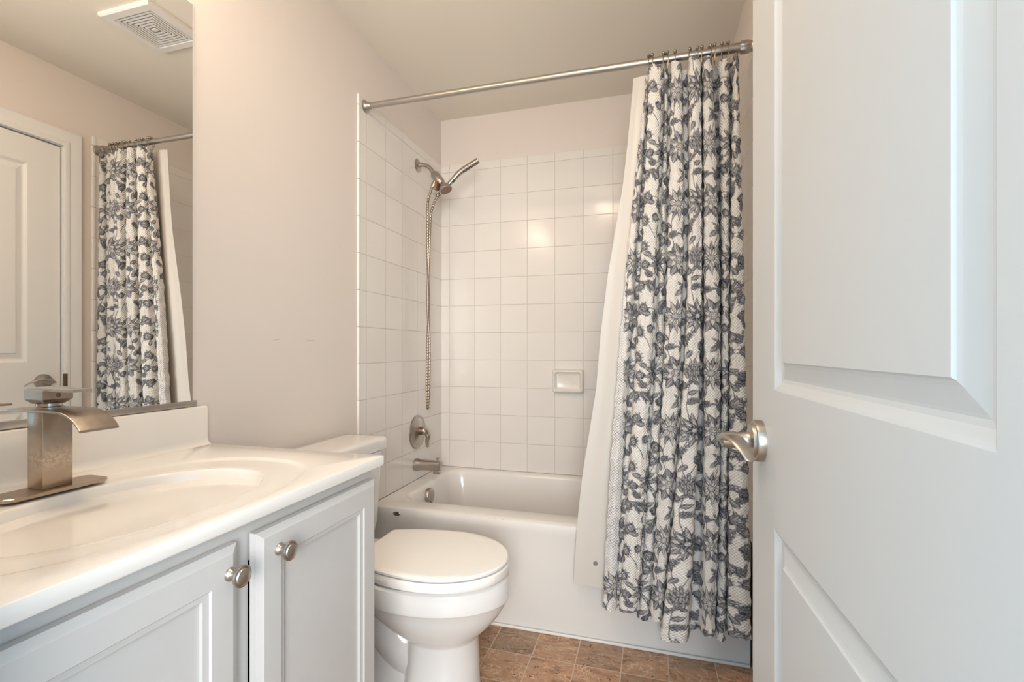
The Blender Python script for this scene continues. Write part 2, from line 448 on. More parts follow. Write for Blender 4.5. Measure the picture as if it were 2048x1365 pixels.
# tile surround, children of their walls
T = .006; ZT = 2.176
def tile_panel(parent, m, x0, x1, y0, y1, z0, z1):
    bm = bmesh.new(); box(bm, x0, x1, y0, y1, z0, z1, .0018, 2); return struct('tile_panel', bm, m, parent)
tile_panel(wl, M['tile_left'], 0, T, 1.753, YB, .4315, ZT - .004)
tile_panel(wl, M['tile_left'], 0, T, 1.753, 1.833, 0, .4315)
tile_panel(wb, M['tile_back'], 0, W, YB - T, YB, .4315, ZT)
tile_panel(wr, M['tile_right'], W - T, W, 1.733, YB, .4315, ZT)
tile_panel(wr, M['tile_right'], W - T, W, 1.733, 1.833, 0, .4315)
def edge_strip(parent, x0, x1, y0, y1):
    bm = bmesh.new(); z = 0.0
    zs = [0.0] + [1.0479 + k * P for k in range(-6, 8)] + [ZT]
    for a, b in zip(zs[:-1], zs[1:]): box(bm, x0, x1, y0, y1, a + .0006, b - .0006, .003, 3)
    return struct('bullnose_edge', bm, M['caulk'], parent, 40)
edge_strip(wl, 0, T + .003, 1.738, 1.7525); edge_strip(wr, W - T - .003, W, 1.716, 1.7325)

# baseboards
def baseboard(name, x0, x1, y0, y1):
    bm = bmesh.new(); box(bm, x0, x1, y0, y1, 0, .085, .004); return struct(name, bm, M['trim'], None, 40)
baseboard('baseboard_left', 0, .012, 1.03, 1.737)
baseboard('baseboard_right', W - .012, W, 1.672, 1.715)
baseboard('baseboard_right', W - .012, W, YF, .80)

# ---- door casings: a stepped profile mitred round three sides
def casing(name, P3, out, parent=None):
    """P3(a, z, h): maps along-wall offset, height and thickness to the world; out = (lo, hi, top)"""
    lo, hi, top = out
    prof = [(0, 0), (0, .009), (.006, .012), (.020, .012), (.024, .009), (.030, .010), (.050, .016), (.066, .018), (.072, .014), (.072, 0)]
    bm = bmesh.new(); V = []
    for d, h in prof:
        V.append([bm.verts.new(P3(a, z, h)) for a, z in ((lo - d, 0), (lo - d, top + d), (hi + d, top + d), (hi + d, 0))])
    for a, b in zip(V[:-1], V[1:]):
        for i in range(3): bm.faces.new((a[i], a[i + 1], b[i + 1], b[i]))
    return struct(name, bm, M['trim'], parent, 30)
casing('trim_1', lambda a, z, h: (W - h, a, z), (DY0, DY1, DZ))
casing('trim_2', lambda a, z, h: (a, YF + h, z), (.655, 1.392, 2.06)).data.transform(Matrix())
bm = bmesh.new()     # jamb lining of the side doorway
box(bm, W, W + .12, DY0 - .001, DY0 + .003, 0, DZ); box(bm, W, W + .12, DY1 - .003, DY1 + .001, 0, DZ); box(bm, W, W + .12, DY0, DY1, DZ - .003, DZ)
struct('trim_3', bm, M['trim'])
bm = bmesh.new(); box(bm, W + .06, W + .075, DY0 + .003, DY1 - .003, 0, DZ - .003); struct('gap_shade_panel', bm, M['dark'])  # near-black sheet behind the shut door, painted shade for its gap

# ---- moulded two-panel door leaf, local: u from free edge to hinge, n out of the face, v up
MOULD = [(0, 0), (.003, -.0015), (.012, -.0075), (.017, -.0085), (.020, -.0080), (.036, -.0040), (.040, -.0025), (.042, -.0002)]
def leaf(bm, w, h, th, panels, prof, edge=((0, 0),)):
    """flat slab with moulded panels on the n+ face at n=0"""
    us = sorted({0, w, *[p[0] for p in panels], *[p[1] for p in panels]})
    vz = sorted({0, h, *[p[2] for p in panels], *[p[3] for p in panels]})
    cache = {}
    def V(u, n, v):
        k = (round(u, 5), round(n, 5), round(v, 5))
        if k not in cache: cache[k] = bm.verts.new((u, n, v))
        return cache[k]
    e = edge[-1][0]
    U = [e if u == 0 else (w - e if u == w else u) for u in us]
    Z = [e if z == 0 else (h - e if z == h else z) for z in vz]
    for i in range(len(us) - 1):
        for j in range(len(vz) - 1):
            if any(abs(us[i] - p[0]) < 1e-6 and abs(vz[j] - p[2]) < 1e-6 for p in panels): continue
            bm.faces.new((V(U[i], 0, Z[j]), V(U[i + 1], 0, Z[j]), V(U[i + 1], 0, Z[j + 1]), V(U[i], 0, Z[j + 1])))
    for a, b, c, d in panels:
        prev = None
        for o, n in prof:
            r = [V(a + o, n, c + o), V(b - o, n, c + o), V(b - o, n, d - o), V(a + o, n, d - o)]
            if prev:
                for k in range(4): bm.faces.new((prev[k], prev[(k + 1) % 4], r[(k + 1) % 4], r[k]))
            prev = r
        bm.faces.new(prev)
    # outer edge chamfer, sides, back: the boundary walks every grid vertex
    def loop(o, n):
        # o = inset of this loop from the true outline
        pts = [(x, o, ) for x in U] ; L = []
        for x in U[:-1]: L.append((o if x == U[0] else x, n, o))
        for z in Z[:-1]: L.append((w - o, n, o if z == Z[0] else z))
        for x in U[::-1][:-1]: L.append((w - o if x == U[-1] else x, n, h - o))
        for z in Z[::-1][:-1]: L.append((o, n, h - o if z == Z[-1] else z))
        return [V(*p) for p in L]
    prev = loop(e, 0)
    for o, n in list(edge[::-1])[1:] + [(0, -th)]:
        cur = loop(o, n)
        for k in range(len(prev)):
            q = (k + 1) % len(prev)
            bm.faces.new((prev[k], prev[q], cur[q], cur[k]))
        prev = cur
    bm.faces.new(prev[::-1])

def lever_set(parent, u, v, name='lever_handle', side=1):
    """rosette, neck and a waved lever toward +u on the n+ face (side=1)"""
    h = link(name, None, parent); h.location = (u, 0, v); h.empty_display_size = .03
    if side < 0: h.rotation_euler = (PI, 0, 0); h.location = (u, -.035, v)
    bm = bmesh.new()
    lathe(bm, [(.0335, 0), (.0335, .010), (.0325, .0125), (.029, .013), (.0275, .015), (.0265, .0175), (.018, .0185), (.0145, .021), (.013, .024), (.0125, .040), (.0135, .041), (.0135, .046)], (0, 0, 0), 'y', 48)
    a = obj('rosette', bm, M['nickel'], h)
    bm = bmesh.new()
    p = catmull([(-.024, .048, -.007), (-.008, .050, -.001), (.010, .051, .004), (.034, .050, .009), (.054, .046, .006), (.072, .040, -.004), (.086, .035, -.017)], 8)
    n = len(p); R = [.0185 * (math.sin(PI * min(1, (i + 1.2) / 9) / 2)) * (1 - .62 * (i / n) ** 1.6) for i in range(n)]; R[-1] = .003
    tube(bm, p, R, 20, .34, Vector((0, 0, 1)))
    lathe(bm, [(.0125, .036), (.0135, .050), (.012, .060), (.006, .064)], (0, 0, 0), 'y', 32)
    obj('lever', bm, M['nickel'], h)
    return h
# side door, shut, in the right wall (u runs toward smaller y)
def door_frame_matrix(o, origin, ang):
    # local u -> (sin, -cos) direction, n -> -x side
    ud = Vector((math.sin(ang), -math.cos(ang), 0)); nd = Vector((-math.cos(ang), -math.sin(ang), 0))
    m = Matrix(((ud.x, nd.x, 0, origin[0]), (ud.y, nd.y, 0, origin[1]), (0, 0, 1, origin[2]), (0, 0, 0, 1)))
    o.matrix_world = m
PANELS = lambda w: [(.126, w - .126, .235, .842), (.126, w - .126, 1.050, 1.950)]
d1 = link('door_1', None); d1['kind'] = 'structure'
door_frame_matrix(d1, (W + .008, DY1 - .006, .008), 0)
bm = bmesh.new(); leaf(bm, .708, 2.062, .035, [(a, b, c - .008, d - .008) for a, b, c, d in PANELS(.708)], MOULD, ((0, -.002), (.002, 0)))
o = obj('door_leaf', bm, M['trim'], d1, 0)
lever_set(d1, .070, .952)
bm = bmesh.new(); box(bm, -.017, -.0045, .008, .0215, .925, .985, .002); o = obj('strike_plate', bm, M['bronze'], d1)
# open door beside the camera
AD = math.radians(2.55)
d2 = link('door_2', None); d2['kind'] = 'structure'
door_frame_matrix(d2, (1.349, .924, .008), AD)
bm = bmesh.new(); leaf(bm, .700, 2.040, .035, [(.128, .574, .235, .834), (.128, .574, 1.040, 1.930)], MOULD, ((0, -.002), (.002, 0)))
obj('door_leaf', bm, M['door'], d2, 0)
lever_set(d2, .060, .952)
for k in (.2, 1.0, 1.8):
    bm = bmesh.new(); tube(bm, [(.704, -.002, k), (.704, -.002, k + .09)], .006, 12); obj('hinge', bm, M['nickel'], d2)

# ---- caulk line along the tub foot
bm = bmesh.new(); box(bm, .012, W - .012, 1.829, 1.838, 0, .010, .003); struct('trim_5', bm, M['caulk'], None, 40)

# ================================================================== EXHAUST VENT
v = empty('exhaust_vent', (.797, 1.491, H), 0, 'white square ceiling vent with nested louvres, seen in the mirror', 'vent')
a0, b0 = .133, .129
bm = bmesh.new()
def rect_ring(bm, ax, ay, bx, by, z0, z1):
    """a flat rectangular band between half-sizes (ax,ay) outside and (bx,by) inside"""
    R = [[(sx * x, sy * y, z) for sx, sy in ((-1, -1), (1, -1), (1, 1), (-1, 1))] for x, y, z in ((ax, ay, z1), (ax, ay, z0), (bx, by, z0), (bx, by, z1), (ax, ay, z1))]
    ring_loft(bm, R, False, False)
R = [[(sx * x, sy * y, z) for sx, sy in ((-1, -1), (1, -1), (1, 1), (-1, 1))] for x, y, z in ((a0, b0, 0), (a0, b0, -.011), (a0 - .006, b0 - .006, -.016), (.098, .094, -.016), (.096, .092, -.012), (.096, .092, 0))]
ring_loft(bm, R, False, False)
obj('frame', bm, M['trim'], v, 30)
bm = bmesh.new(); box(bm, -.096, .096, -.092, .092, -.0090, -.0005); obj('painted_slot_shade', bm, M['dark'], v, 0)  # shallow black backing paints the shade between the louvres
bm = bmesh.new()
x, y = .092, .088
while x > .018:
    rect_ring(bm, x, y, x - .0072, y - .0072, -.0145, -.0105); x -= .0130; y -= .0130
box(bm, -x, x, -y, y, -.015, -.0095, .002)
obj('louvre', bm, M['trim'], v, 30)

# ================================================================== VANITY
VC = empty('vanity_cabinet', (.27, .629, 0), 0, 'grey painted two-door vanity cabinet under the white sink top', 'cabinet')
def vp(name, bm, m, parent=VC, smooth=40, **k):
    o = obj(name, bm, m, parent, smooth, **k)
    if parent is VC: o.matrix_parent_inverse = Matrix.Translation(VC.location).inverted()
    return o
FX = .530; CY0, CY1 = .243, 1.017
bm = bmesh.new()
box(bm, .002, FX - .02, CY0, CY0 + .016, .10, .826); box(bm, .002, FX - .02, CY1 - .016, CY1, .10, .826)
box(bm, .002, .010, CY0 + .016, CY1 - .016, .10, .70); box(bm, .010, FX - .02, CY0 + .016, CY1 - .016, .10, .116)
vp('body', bm, M['cabinet'], smooth=0)
bm = bmesh.new()
for y0, y1, z0, z1 in ((CY0, CY0 + .04, .10, .824), (CY1 - .04, CY1, .10, .824), (.60, .6485, .165, .755), (CY0 + .04, CY1 - .04, .755, .824), (CY0 + .04, CY1 - .04, .10, .165)):
    box(bm, FX - .02, FX, y0, y1, z0, z1)
vp('face_frame', bm, M['cabinet'], smooth=0)
bm = bmesh.new(); box(bm, .002, FX - .075, CY0 + .01, CY1 - .01, 0, .10); vp('toe_kick', bm, M['cabinet'], smooth=0)
CPROF = [(0, 0), (.0025, -.003), (.008, -.0045), (.0115, -.0045), (.012, -.0105)]
def knob(parent, u, v):
    bm = bmesh.new()
    lathe(bm, [(.0105, 0), (.0105, .002), (.0085, .0045), (.0062, .008), (.0060, .014), (.0075, .0175), (.0135, .0195), (.0165, .0215), (.0172, .0235), (.0165, .0255), (.0140, .0262), (.0130, .0255), (.0122, .0262), (.0115, .0278), (.008, .0292), (.003, .0298)], (u, 0, v), 'y', 40)
    return obj('knob', bm, M['nickel'], parent)
def cab_door(y_free, w, ku, off):
    """u runs toward smaller y from y_free"""
    e = link('door', None, VC); e.empty_display_size = .03
    bm = bmesh.new(); leaf(bm, w, .680, .019, [(.050, w - .050, .052, .628)], CPROF, ((0, -.0065), (.010, -.0015), (.012, 0)))
    me_o = obj('door', bm, M['cabinet'], None, 25)
    COL.objects.unlink(e); bpy.data.objects.remove(e)
    me_o.parent = VC
    nd = Vector((1, 0, 0)); ud = Vector((0, -1, 0))
    # local (u,n,v) -> world; n points to +x
    m = Matrix(((0, 1, 0, FX + off), (-1, 0, 0, y_free), (0, 0, 1, .121), (0, 0, 0, 1)))
    me_o.matrix_parent_inverse = Matrix.Translation(VC.location).inverted(); me_o.matrix_basis = m
    knob(me_o, ku, .759 - .121)
    return me_o
cab_door(1.004, .356, 1.004 - .693, .0235)
cab_door(.612, .356, .612 - .594, .0205)

# ---- cultured-marble top with its integral oval basin
X1, Y0, Y1, ZC = .556, .228, 1.030, .852
VT = empty('sink_counter', (.27, .629, ZC - .024), 0, 'glossy off-white countertop with integral oval sink basin', 'countertop')
def tp(name, bm, m, smooth=40):
    o = obj(name, bm, m, VT, smooth); o.matrix_parent_inverse = Matrix.Translation(VT.location).inverted(); return o
ccx, ccy = .318, .612
def rect_pt(a, x0, x1, y0, y1, cx, cy):
    dx, dy = math.cos(a), math.sin(a); t = 1e9
    if dx > 1e-9: t = min(t, (x1 - cx) / dx)
    if dx < -1e-9: t = min(t, (x0 - cx) / dx)
    if dy > 1e-9: t = min(t, (y1 - cy) / dy)
    if dy < -1e-9: t = min(t, (y0 - cy) / dy)
    return cx + dx * t, cy + dy * t
x0b = .002
angs = set()
for px, py in ((X1, Y0), (X1, Y1), (x0b, Y0), (x0b, Y1)): angs.add(round(math.atan2(py - ccy, px - ccx) % TAU, 7))
angs |= {round(TAU * k / 144, 7) for k in range(144)}
angs = sorted(angs)
def ell(a, rx, ry, n=2.0):
    c, s = math.cos(a), math.sin(a)
    r = (abs(c / rx) ** n + abs(s / ry) ** n) ** (-1 / n)
    return ccx + r * c, ccy + r * s
rings = []
IN = (.157, .232); OUT = (.213, .316)
for s, z in [(.02, -.150), (.10, -.1495), (.25, -.146), (.42, -.137), (.58, -.121), (.70, -.101), (.80, -.081), (.88, -.060), (.935, -.040), (.97, -.0235), (.99, -.0125), (1.0, -.0082), (1.012, -.0062), (1.03, -.0056)]:
    rings.append([Vector((*ell(a, IN[0] * s, IN[1] * s, 2.1), ZC + z)) for a in angs])
for f, z in [(.35, -.0055), (.80, -.0045), (.90, -.0040), (.95, -.0022), (1.0, -.0005), (1.04, 0)]:
    rx = IN[0] + (OUT[0] - IN[0]) * f; ry = IN[1] + (OUT[1] - IN[1]) * f
    rings.append([Vector((*ell(a, rx, ry, 2.1 + .35 * f), ZC + z)) for a in angs])
for ins, z in [(.0016, 0), (.0005, -.0004), (0, -.0016), (0, -.021), (.002, -.024), (.05, -.024)]:
    rings.append([Vector((*rect_pt(a, x0b + (ins if ins > .01 else 0), X1 - ins, Y0 + ins, Y1 - ins, ccx, ccy), ZC + z)) for a in angs])
bm = bmesh.new(); ring_loft(bm, rings, True, True); tp('slab', bm, M['marble'], 50)
bm = bmesh.new()
# backsplash with a cove at its foot
prof = [(.002, 0), (.036, 0), (.0295, .0015), (.0245, .005), (.0215, .010), (.0200, .018), (.0195, .098), (.018, .1015), (.014, .103), (.002, .103)]
ring_loft(bm, [[Vector((x, y, ZC + .0002 + z)) for x, z in prof] for y in (Y0, 1.020, 1.0225)], True, True)
tp('backsplash', bm, M['marble'], 35)
bm = bmesh.new(); lathe(bm, [(.021, 0), (.021, .002), (.017, .003), (.012, .0015), (.002, .001)], (ccx, ccy, ZC - .1500), 'z', 32)
tp('drain', bm, M['chrome'])

# ---- faucet
FA = empty('faucet', (.124, .609, ZC - .0003), 0, 'square brushed nickel waterfall faucet with water spots, behind the sink', 'faucet')
def fp(name, bm, m, parent=FA, smooth=40):
    o = obj(name, bm, m, parent, smooth)
    if parent is FA: o.matrix_parent_inverse = Matrix.Translation(FA.location).inverted()
    return o
ZP = ZC - .0003
bm = bmesh.new()
def plate_ring(z, ins):
    x0, x1, y0, y1, c = .092 + ins, .156 - ins, .528 + ins, .688 - ins, .010
    return [Vector(p + (z,)) for p in ((x0 + c, y0), (x1 - c, y0), (x1, y0 + c), (x1, y1 - c), (x1 - c, y1), (x0 + c, y1), (x0, y1 - c), (x0, y0 + c))]
ring_loft(bm, [plate_ring(ZP, 0), plate_ring(ZP + .0050, 0), plate_ring(ZP + .0062, .0016)]); fp('base_plate', bm, M['spotted'], smooth=25)
bm = bmesh.new(); box(bm, .100, .140, .586, .633, ZP + .0062, .9965, .0015); fp('body', bm, M['spotted'], smooth=30)
bm = bmesh.new()
sp = catmull([(.058, 0, .9985), (.10, 0, .9985), (.14, 0, .9985), (.170, 0, .9985), (.194, 0, .9965), (.214, 0, .990), (.230, 0, .980), (.243, 0, .967)], 6)
ring_loft(bm, [[Vector((p.x, y, p.z + dz)) for y, dz in ((.580, -.0018), (.580, .0018), (.5815, .0024), (.6415, .0024), (.643, .0018), (.643, -.0018))] for p in sp])
fp('spout', bm, M['spotted'], smooth=30)
bm = bmesh.new(); lathe(bm, [(.021, 1.0005), (.021, 1.003), (.0185, 1.005), (.0185, 1.010)], (.114, .611, 0), 'z', 40); fp('neck_ring', bm, M['chrome'])
bm = bmesh.new()
R = []
for z, i in ((1.0095, .008), (1.017, .0008), (1.018, 0), (1.034, 0), (1.0352, .0012)):
    R.append([Vector(p) for p in ((.088 + i, .588 + i, z), (.137 - i, .588 + i, z), (.137 - i, .635 - i, z), (.088 + i, .635 - i, z))])
ring_loft(bm, R); hb = fp('handle_block', bm, M['spotted'], smooth=20)
bm = bmesh.new(); lathe(bm, [(.0040, .1366), (.0040, .1374), (.0032, .1376)], (0, .612, 1.025), 'x', 24, 1.0); o = obj('indicator_dot', bm, M['bronze'], hb)
bm = bmesh.new()
sp = catmull([(.092, 0, 1.0362), (.125, 0, 1.0362), (.150, 0, 1.0352), (.175, 0, 1.0345), (.200, 0, 1.0342)], 5)
n = len(sp)
ring_loft(bm, [[Vector((p.x, .6115 + sy * (.021 - .006 * i / n), p.z + dz)) for sy, dz in ((-1, -.0022), (-1, .0022), (-.92, .0030), (.92, .0030), (1, .0022), (1, -.0022))] for i, p in enumerate(sp)])
fp('lever', bm, M['steel'], smooth=30)

# ================================================================== MIRROR
MI = empty('wall_mirror', (0, .62, .957), 0, 'large frameless wall mirror above the sink with metal channel along its bottom', 'mirror')
def mp(name, bm, m, smooth=30):
    o = obj(name, bm, m, MI, smooth); o.matrix_parent_inverse = Matrix.Translation(MI.location).inverted(); return o
bm = bmesh.new(); box(bm, .0012, .0048, .235, .991, .963, 2.029); mp('glass', bm, M['mirror'], 0)
bm = bmesh.new(); box(bm, .0008, .0046, .991, .9935, .963, 2.030); box(bm, .0008, .0046, .235, .9935, 2.029, 2.031); mp('glass_edge', bm, M['trim'], 0)
bm = bmesh.new(); box(bm, .0006, .0085, .232, 1.001, .957, .972, .0012); mp('channel', bm, M['steel'])

# ================================================================== VANITY LIGHT (above the mirror, out of the frame)
VL = empty('vanity_light', (0, .58, 2.2), 0, 'three-globe warm vanity light bar on the wall above the mirror', 'light')
def lp(name, bm, m, parent=VL, smooth=40):
    o = obj(name, bm, m, parent, smooth)
    o.matrix_parent_inverse = Matrix.Translation(VL.location).inverted(); return o
bm = bmesh.new(); box(bm, .0005, .025, .33, .83, 2.155, 2.235, .006, 3); lp('backplate', bm, M['nickel'])
for k, y in enumerate((.40, .58, .76)):
    bm = bmesh.new(); tube(bm, [(.024, y, 2.195), (.075, y, 2.195)], .013, 20); lp('socket', bm, M['nickel'])
    bm = bmesh.new(); bmesh.ops.create_uvsphere(bm, u_segments=32, v_segments=20, radius=.050, matrix=Matrix.Translation((.120, y, 2.195))); lp('globe', bm, GLOW)

# flush ceiling lamp over the middle of the floor, also out of the frame
CL = empty('ceiling_lamp', (.80, .70, H), 0, 'round flush ceiling lamp near the doorway', 'light')
bm = bmesh.new(); lathe(bm, [(.150, -.0005), (.150, -.018), (.142, -.024), (.130, -.024)], (0, 0, 0), 'z', 48); obj('rim', bm, M['trim'], CL)
bm = bmesh.new(); lathe(bm, [(.130, -.022), (.124, -.040), (.100, -.056), (.060, -.066), (.020, -.070), (.002, -.0705)], (0, 0, 0), 'z', 48); obj('diffuser', bm, GLOW2, CL)

# ================================================================== BATHTUB
BT = empty('bathtub', (.76, 2.2, 0), 0, 'white alcove bathtub with plain apron behind the toilet', 'bathtub')
def bp(name, bm, m, smooth=40, parent=BT):
    o = obj(name, bm, m, parent, smooth); o.matrix_parent_inverse = Matrix.Translation(BT.location).inverted(); return o
bx, by = .76, 2.235
corners = [(.008, 1.842), (W - .008, 1.842), (W - .008, YB - .008), (.008, YB - .008)]
angs = sorted({round(math.atan2(y - by, x - bx) % TAU, 7) for x, y in corners} | {round(TAU * k / 240, 7) for k in range(240)})
def br(x0, x1, y0, y1, r, z):
    """rounded rectangle sampled at the shared angles"""
    out = []
    for a in angs:
        px, py = rect_pt(a, x0, x1, y0, y1, bx, by)
        if r > 0:
            for cx, cy, sx, sy in ((x0 + r, y0 + r, -1, -1), (x1 - r, y0 + r, 1, -1), (x0 + r, y1 - r, -1, 1), (x1 - r, y1 - r, 1, 1)):
                if (px - cx) * sx > 0 and (py - cy) * sy > 0:
                    dx, dy = math.cos(a), math.sin(a); ex, ey = bx - cx, by - cy
                    B = dx * ex + dy * ey; C = ex * ex + ey * ey - r * r
                    D = B * B - C
                    if D > 0: t = -B + math.sqrt(D); px, py = bx + dx * t, by + dy * t
        out.append(Vector((px, py, z)))
    return out
xa, xb, yb_ = .008, W - .008, YB - .008
rings = [br(xa, xb, 1.843, yb_, 0, 0), br(xa, xb, 1.843, yb_, 0, .30), br(xa, xb, 1.841, yb_, 0, .350), br(xa, xb, 1.837, yb_, 0, .384), br(xa, xb, 1.8355, yb_, 0, .395),
         br(xa, xb, 1.835, yb_, 0, .412), br(xa, xb, 1.839, yb_, 0, .424), br(xa, xb, 1.848, yb_, 0, .4295), br(xa, xb, 1.860, yb_, 0, .431),
         br(.082, 1.425, 1.938, 2.540, .09, .431), br(.086, 1.421, 1.942, 2.536, .09, .4295), br(.092, 1.414, 1.948, 2.530, .088, .424),
         br(.100, 1.402, 1.956, 2.523, .086, .408), br(.112, 1.37, 1.972, 2.510, .086, .34), br(.130, 1.31, 1.99, 2.495, .09, .22), br(.145, 1.26, 2.00, 2.485, .10, .14),
         br(.170, 1.20, 2.025, 2.46, .11, .095), br(.23, 1.10, 2.08, 2.41, .11, .080)]
bm = bmesh.new(); ring_loft(bm, rings, True, True); bp('tub_shell', bm, M['tub'], 35)
bm = bmesh.new(); lathe(bm, [(.040, -.004), (.040, .010), (.0385, .013), (.034, .0145), (.020, .015), (.003, .015)], (.108, 2.190, .374), 'x', 48)
ov = bp('overflow_plate', bm, M['nickel'])
bm = bmesh.new(); tube(bm, [(.1215, 2.183, .352), (.1245, 2.180, .346)], .010, 16, .4, Vector((1, 0, 0))); o = obj('trip_lever', bm, M['bronze'], ov)
bm = bmesh.new(); lathe(bm, [(.017, 0), (.017, .0018), (.0155, .003), (.003, .0035)], (.131, 0, 0), 'y', 32)
for v_ in bm.verts: v_.co = Vector((v_.co.x, 1.8355 - v_.co.y, .405 + v_.co.z * .52))
em = bp('round_badge', bm, M['chrome'])
bm = bmesh.new(); box(bm, .1255, .1365, 1.8312, 1.8322, .4025, .4075, .0003, 1); o = obj('badge_mark', bm, mat('badge_ink', (.04, .08, .2), .4), em); o.matrix_parent_inverse = Matrix()
for k in range(2):   # chips in the enamel of the rim
    bm = bmesh.new(); lathe(bm, [(.0022, 0), (.0022, .0003), (.0004, .0004)], (.573 + .032 * k, 1.8392 , .4245), 'z', 10); bp('enamel_chip', bm, M['bronze'])

# ---- tub spout
SP = empty('tub_spout', (0, 2.245, .513), 0, 'brushed nickel tub spout with pull-up diverter over the bathtub', 'tub spout')
bm = bmesh.new()
R = []
for x, r, zc, sq in [(.0065, .031, 0, 0), (.012, .032, 0, 0), (.022, .031, 0, 0), (.040, .0275, .000, .1), (.060, .026, .001, .3), (.10, .025, .001, .7), (.138, .0245, .001, .9), (.147, .0235, .001, 1), (.150, .019, .001, 1)]:
    ring = []
    for k in range(32):
        a = TAU * k / 32; c, s = math.cos(a), math.sin(a)
        e = 1 + .9 * sq; q = (abs(c) ** (2 * e) + abs(s) ** (2 * e)) ** (-1 / (2 * e)) if sq else 1
        ring.append(Vector((x, q * c * r, zc + q * s * r)))
    R.append(ring)
ring_loft(bm, R); box(bm, .112, .148, -.0195, .0195, -.040, -.010, .005, 2)
o = obj('spout_body', bm, M['nickel'], SP)
bm = bmesh.new(); lathe(bm, [(.004, .015), (.0035, .028), (.0035, .032), (.008, .038), (.0095, .041), (.008, .043), (.002, .0435)], (.130, 0, 0), 'z', 24); obj('diverter_knob', bm, M['nickel'], SP)

# ---- shower valve
SV = empty('shower_valve', (0, 2.262, .679), 0, 'round nickel shower valve plate with curved lever handle on the tile', 'shower valve')
bm = bmesh.new(); lathe(bm, [(.087, .0062), (.087, .010), (.084, .0135), (.078, .0145), (.074, .013), (.070, .015), (.040, .021), (.030, .024), (.026, .026), (.005, .026)], (0, 0, 0), 'x', 64); obj('escutcheon', bm, M['nickel'], SV)
bm = bmesh.new(); lathe(bm, [(.022, .022), (.022, .036), (.020, .038), (.003, .038)], (0, 0, .006), 'x', 32); obj('stem', bm, M['brass'], SV)
bm = bmesh.new()
p = catmull([(.036, 0, .010), (.050, 0, .008), (.064, 0, -.004), (.070, 0, -.022), (.067, 0, -.042), (.066, 0, -.062), (.072, 0, -.076)], 6)
tube(bm, p, [.012 + .016 * math.sin(PI * min(1, (i + 3) / 18)) if i < 15 else .0190 * (1 - (i - 14) / 44) for i in range(len(p))], 24, .75, Vector((1, 0, 0)))
obj('lever_handle', bm, M['chrome'], SV)

# ---- shower head set
SH = empty('hand_shower_set', (0, 2.268, 2.067), 0, 'chrome fixed shower head with angled hand shower and long looping hose', 'shower head')
def sp_(name, bm, m, parent=SH, smooth=40):
    o = obj(name, bm, m, parent, smooth)
    if parent is SH: o.matrix_parent_inverse = Matrix.Translation(SH.location).inverted()
    return o
YS = 2.268
bm = bmesh.new(); lathe(bm, [(.034, .0062), (.034, .0085), (.030, .012), (.016, .0145), (.013, .016), (.003, .016)], (0, YS, 2.067), 'x', 48); sp_('flange', bm, M['nickel'])
bm = bmesh.new(); tube(bm, catmull([(.010, YS, 2.067), (.035, YS, 2.068), (.058, YS, 2.062), (.080, YS, 2.043), (.097, YS, 2.020)], 8), .0108, 20); sp_('shower_arm', bm, M['nickel'])
bm = bmesh.new()   # diverter body between arm and head
tube(bm, [(.096, YS, 2.022), (.100, YS, 2.016), (.104, YS, 2.010), (.120, YS, 1.990), (.140, YS, 1.966), (.150, YS, 1.955)], [.0135, .018, .0225, .0235, .021, .015], 24)
tube(bm, [(.118, YS, 1.992), (.098, YS - .002, 1.955), (.092, YS - .002, 1.946)], [.013, .014, .012], 20)
sp_('diverter', bm, M['chrome'])
bm = bmesh.new(); tube(bm, [(.124, YS - .016, 1.966), (.120, YS - .016, 1.938), (.118, YS - .016, 1.926)], [.013, .015, .012], 6); sp_('coupling', bm, M['brass'])
bm = bmesh.new()
ax = Vector((.45, -.10, -.88)).normalized(); c0 = Vector((.152, YS - .012, 1.962))
tube(bm, [c0, c0 + ax * .010, c0 + ax * .018, c0 + ax * .034, c0 + ax * .046, c0 + ax * .050], [.010, .014, .021, .0315, .0345, .0335], 36)
hd = sp_('spray_head', bm, M['chrome'])
bm = bmesh.new(); c1 = c0 + ax * .0502; tube(bm, [c1 - ax * .001, c1 + ax * .0012], .0300, 36)
fc = obj('nozzle_face', bm, M['rubber'], hd)
fc.matrix_parent_inverse = Matrix()
bm = bmesh.new(); side = ax.cross(Vector((0, 1, 0))).normalized(); up2 = ax.cross(side)
for r_, n_ in ((.008, 6), (.016, 12), (.024, 18)):
    for k in range(n_):
        q = c1 + side * r_ * math.cos(TAU * k / n_) + up2 * r_ * math.sin(TAU * k / n_)
        tube(bm, [q + ax * .0008, q + ax * .0026], .0011, 6)
o = obj('nozzles', bm, M['black'], hd); 
# hand shower: a slim wand leaning up to the right, its handle end at lower left
h0 = Vector((.112, YS + .020, 1.902)); h1 = Vector((.158, YS + .022, 1.946)); h2 = Vector((.192, YS + .024, 1.980)); h3 = Vector((.240, YS + .026, 2.022)); h4 = Vector((.333, YS + .028, 2.070))
pp = catmull([h0, h1, h2, h3, h4], 10)
bm = bmesh.new(); tube(bm, pp, [.0085 + .006 * min(1, i / 28) for i in range(len(pp))], 20); hs = sp_('hand_shower', bm, M['chrome'])
bm = bmesh.new()
for i in range(12):
    t = i / 11; q = h3.lerp(h4, .12 + .8 * t) + Vector((.004, -.0075, -.012))
    for dy in (-.005, .005): tube(bm, [q + Vector((0, dy, .002)), q + Vector((.0015, dy, -.003))], .0022, 8)
obj('nozzles', bm, M['black'], hs)
bm = bmesh.new(); q = h2 + Vector((.010, -.008, -.006)); tube(bm, [q - Vector((.006, 0, .005)), q + Vector((.006, 0, .005))], .0060, 12); obj('slide_button', bm, M['black'], hs)
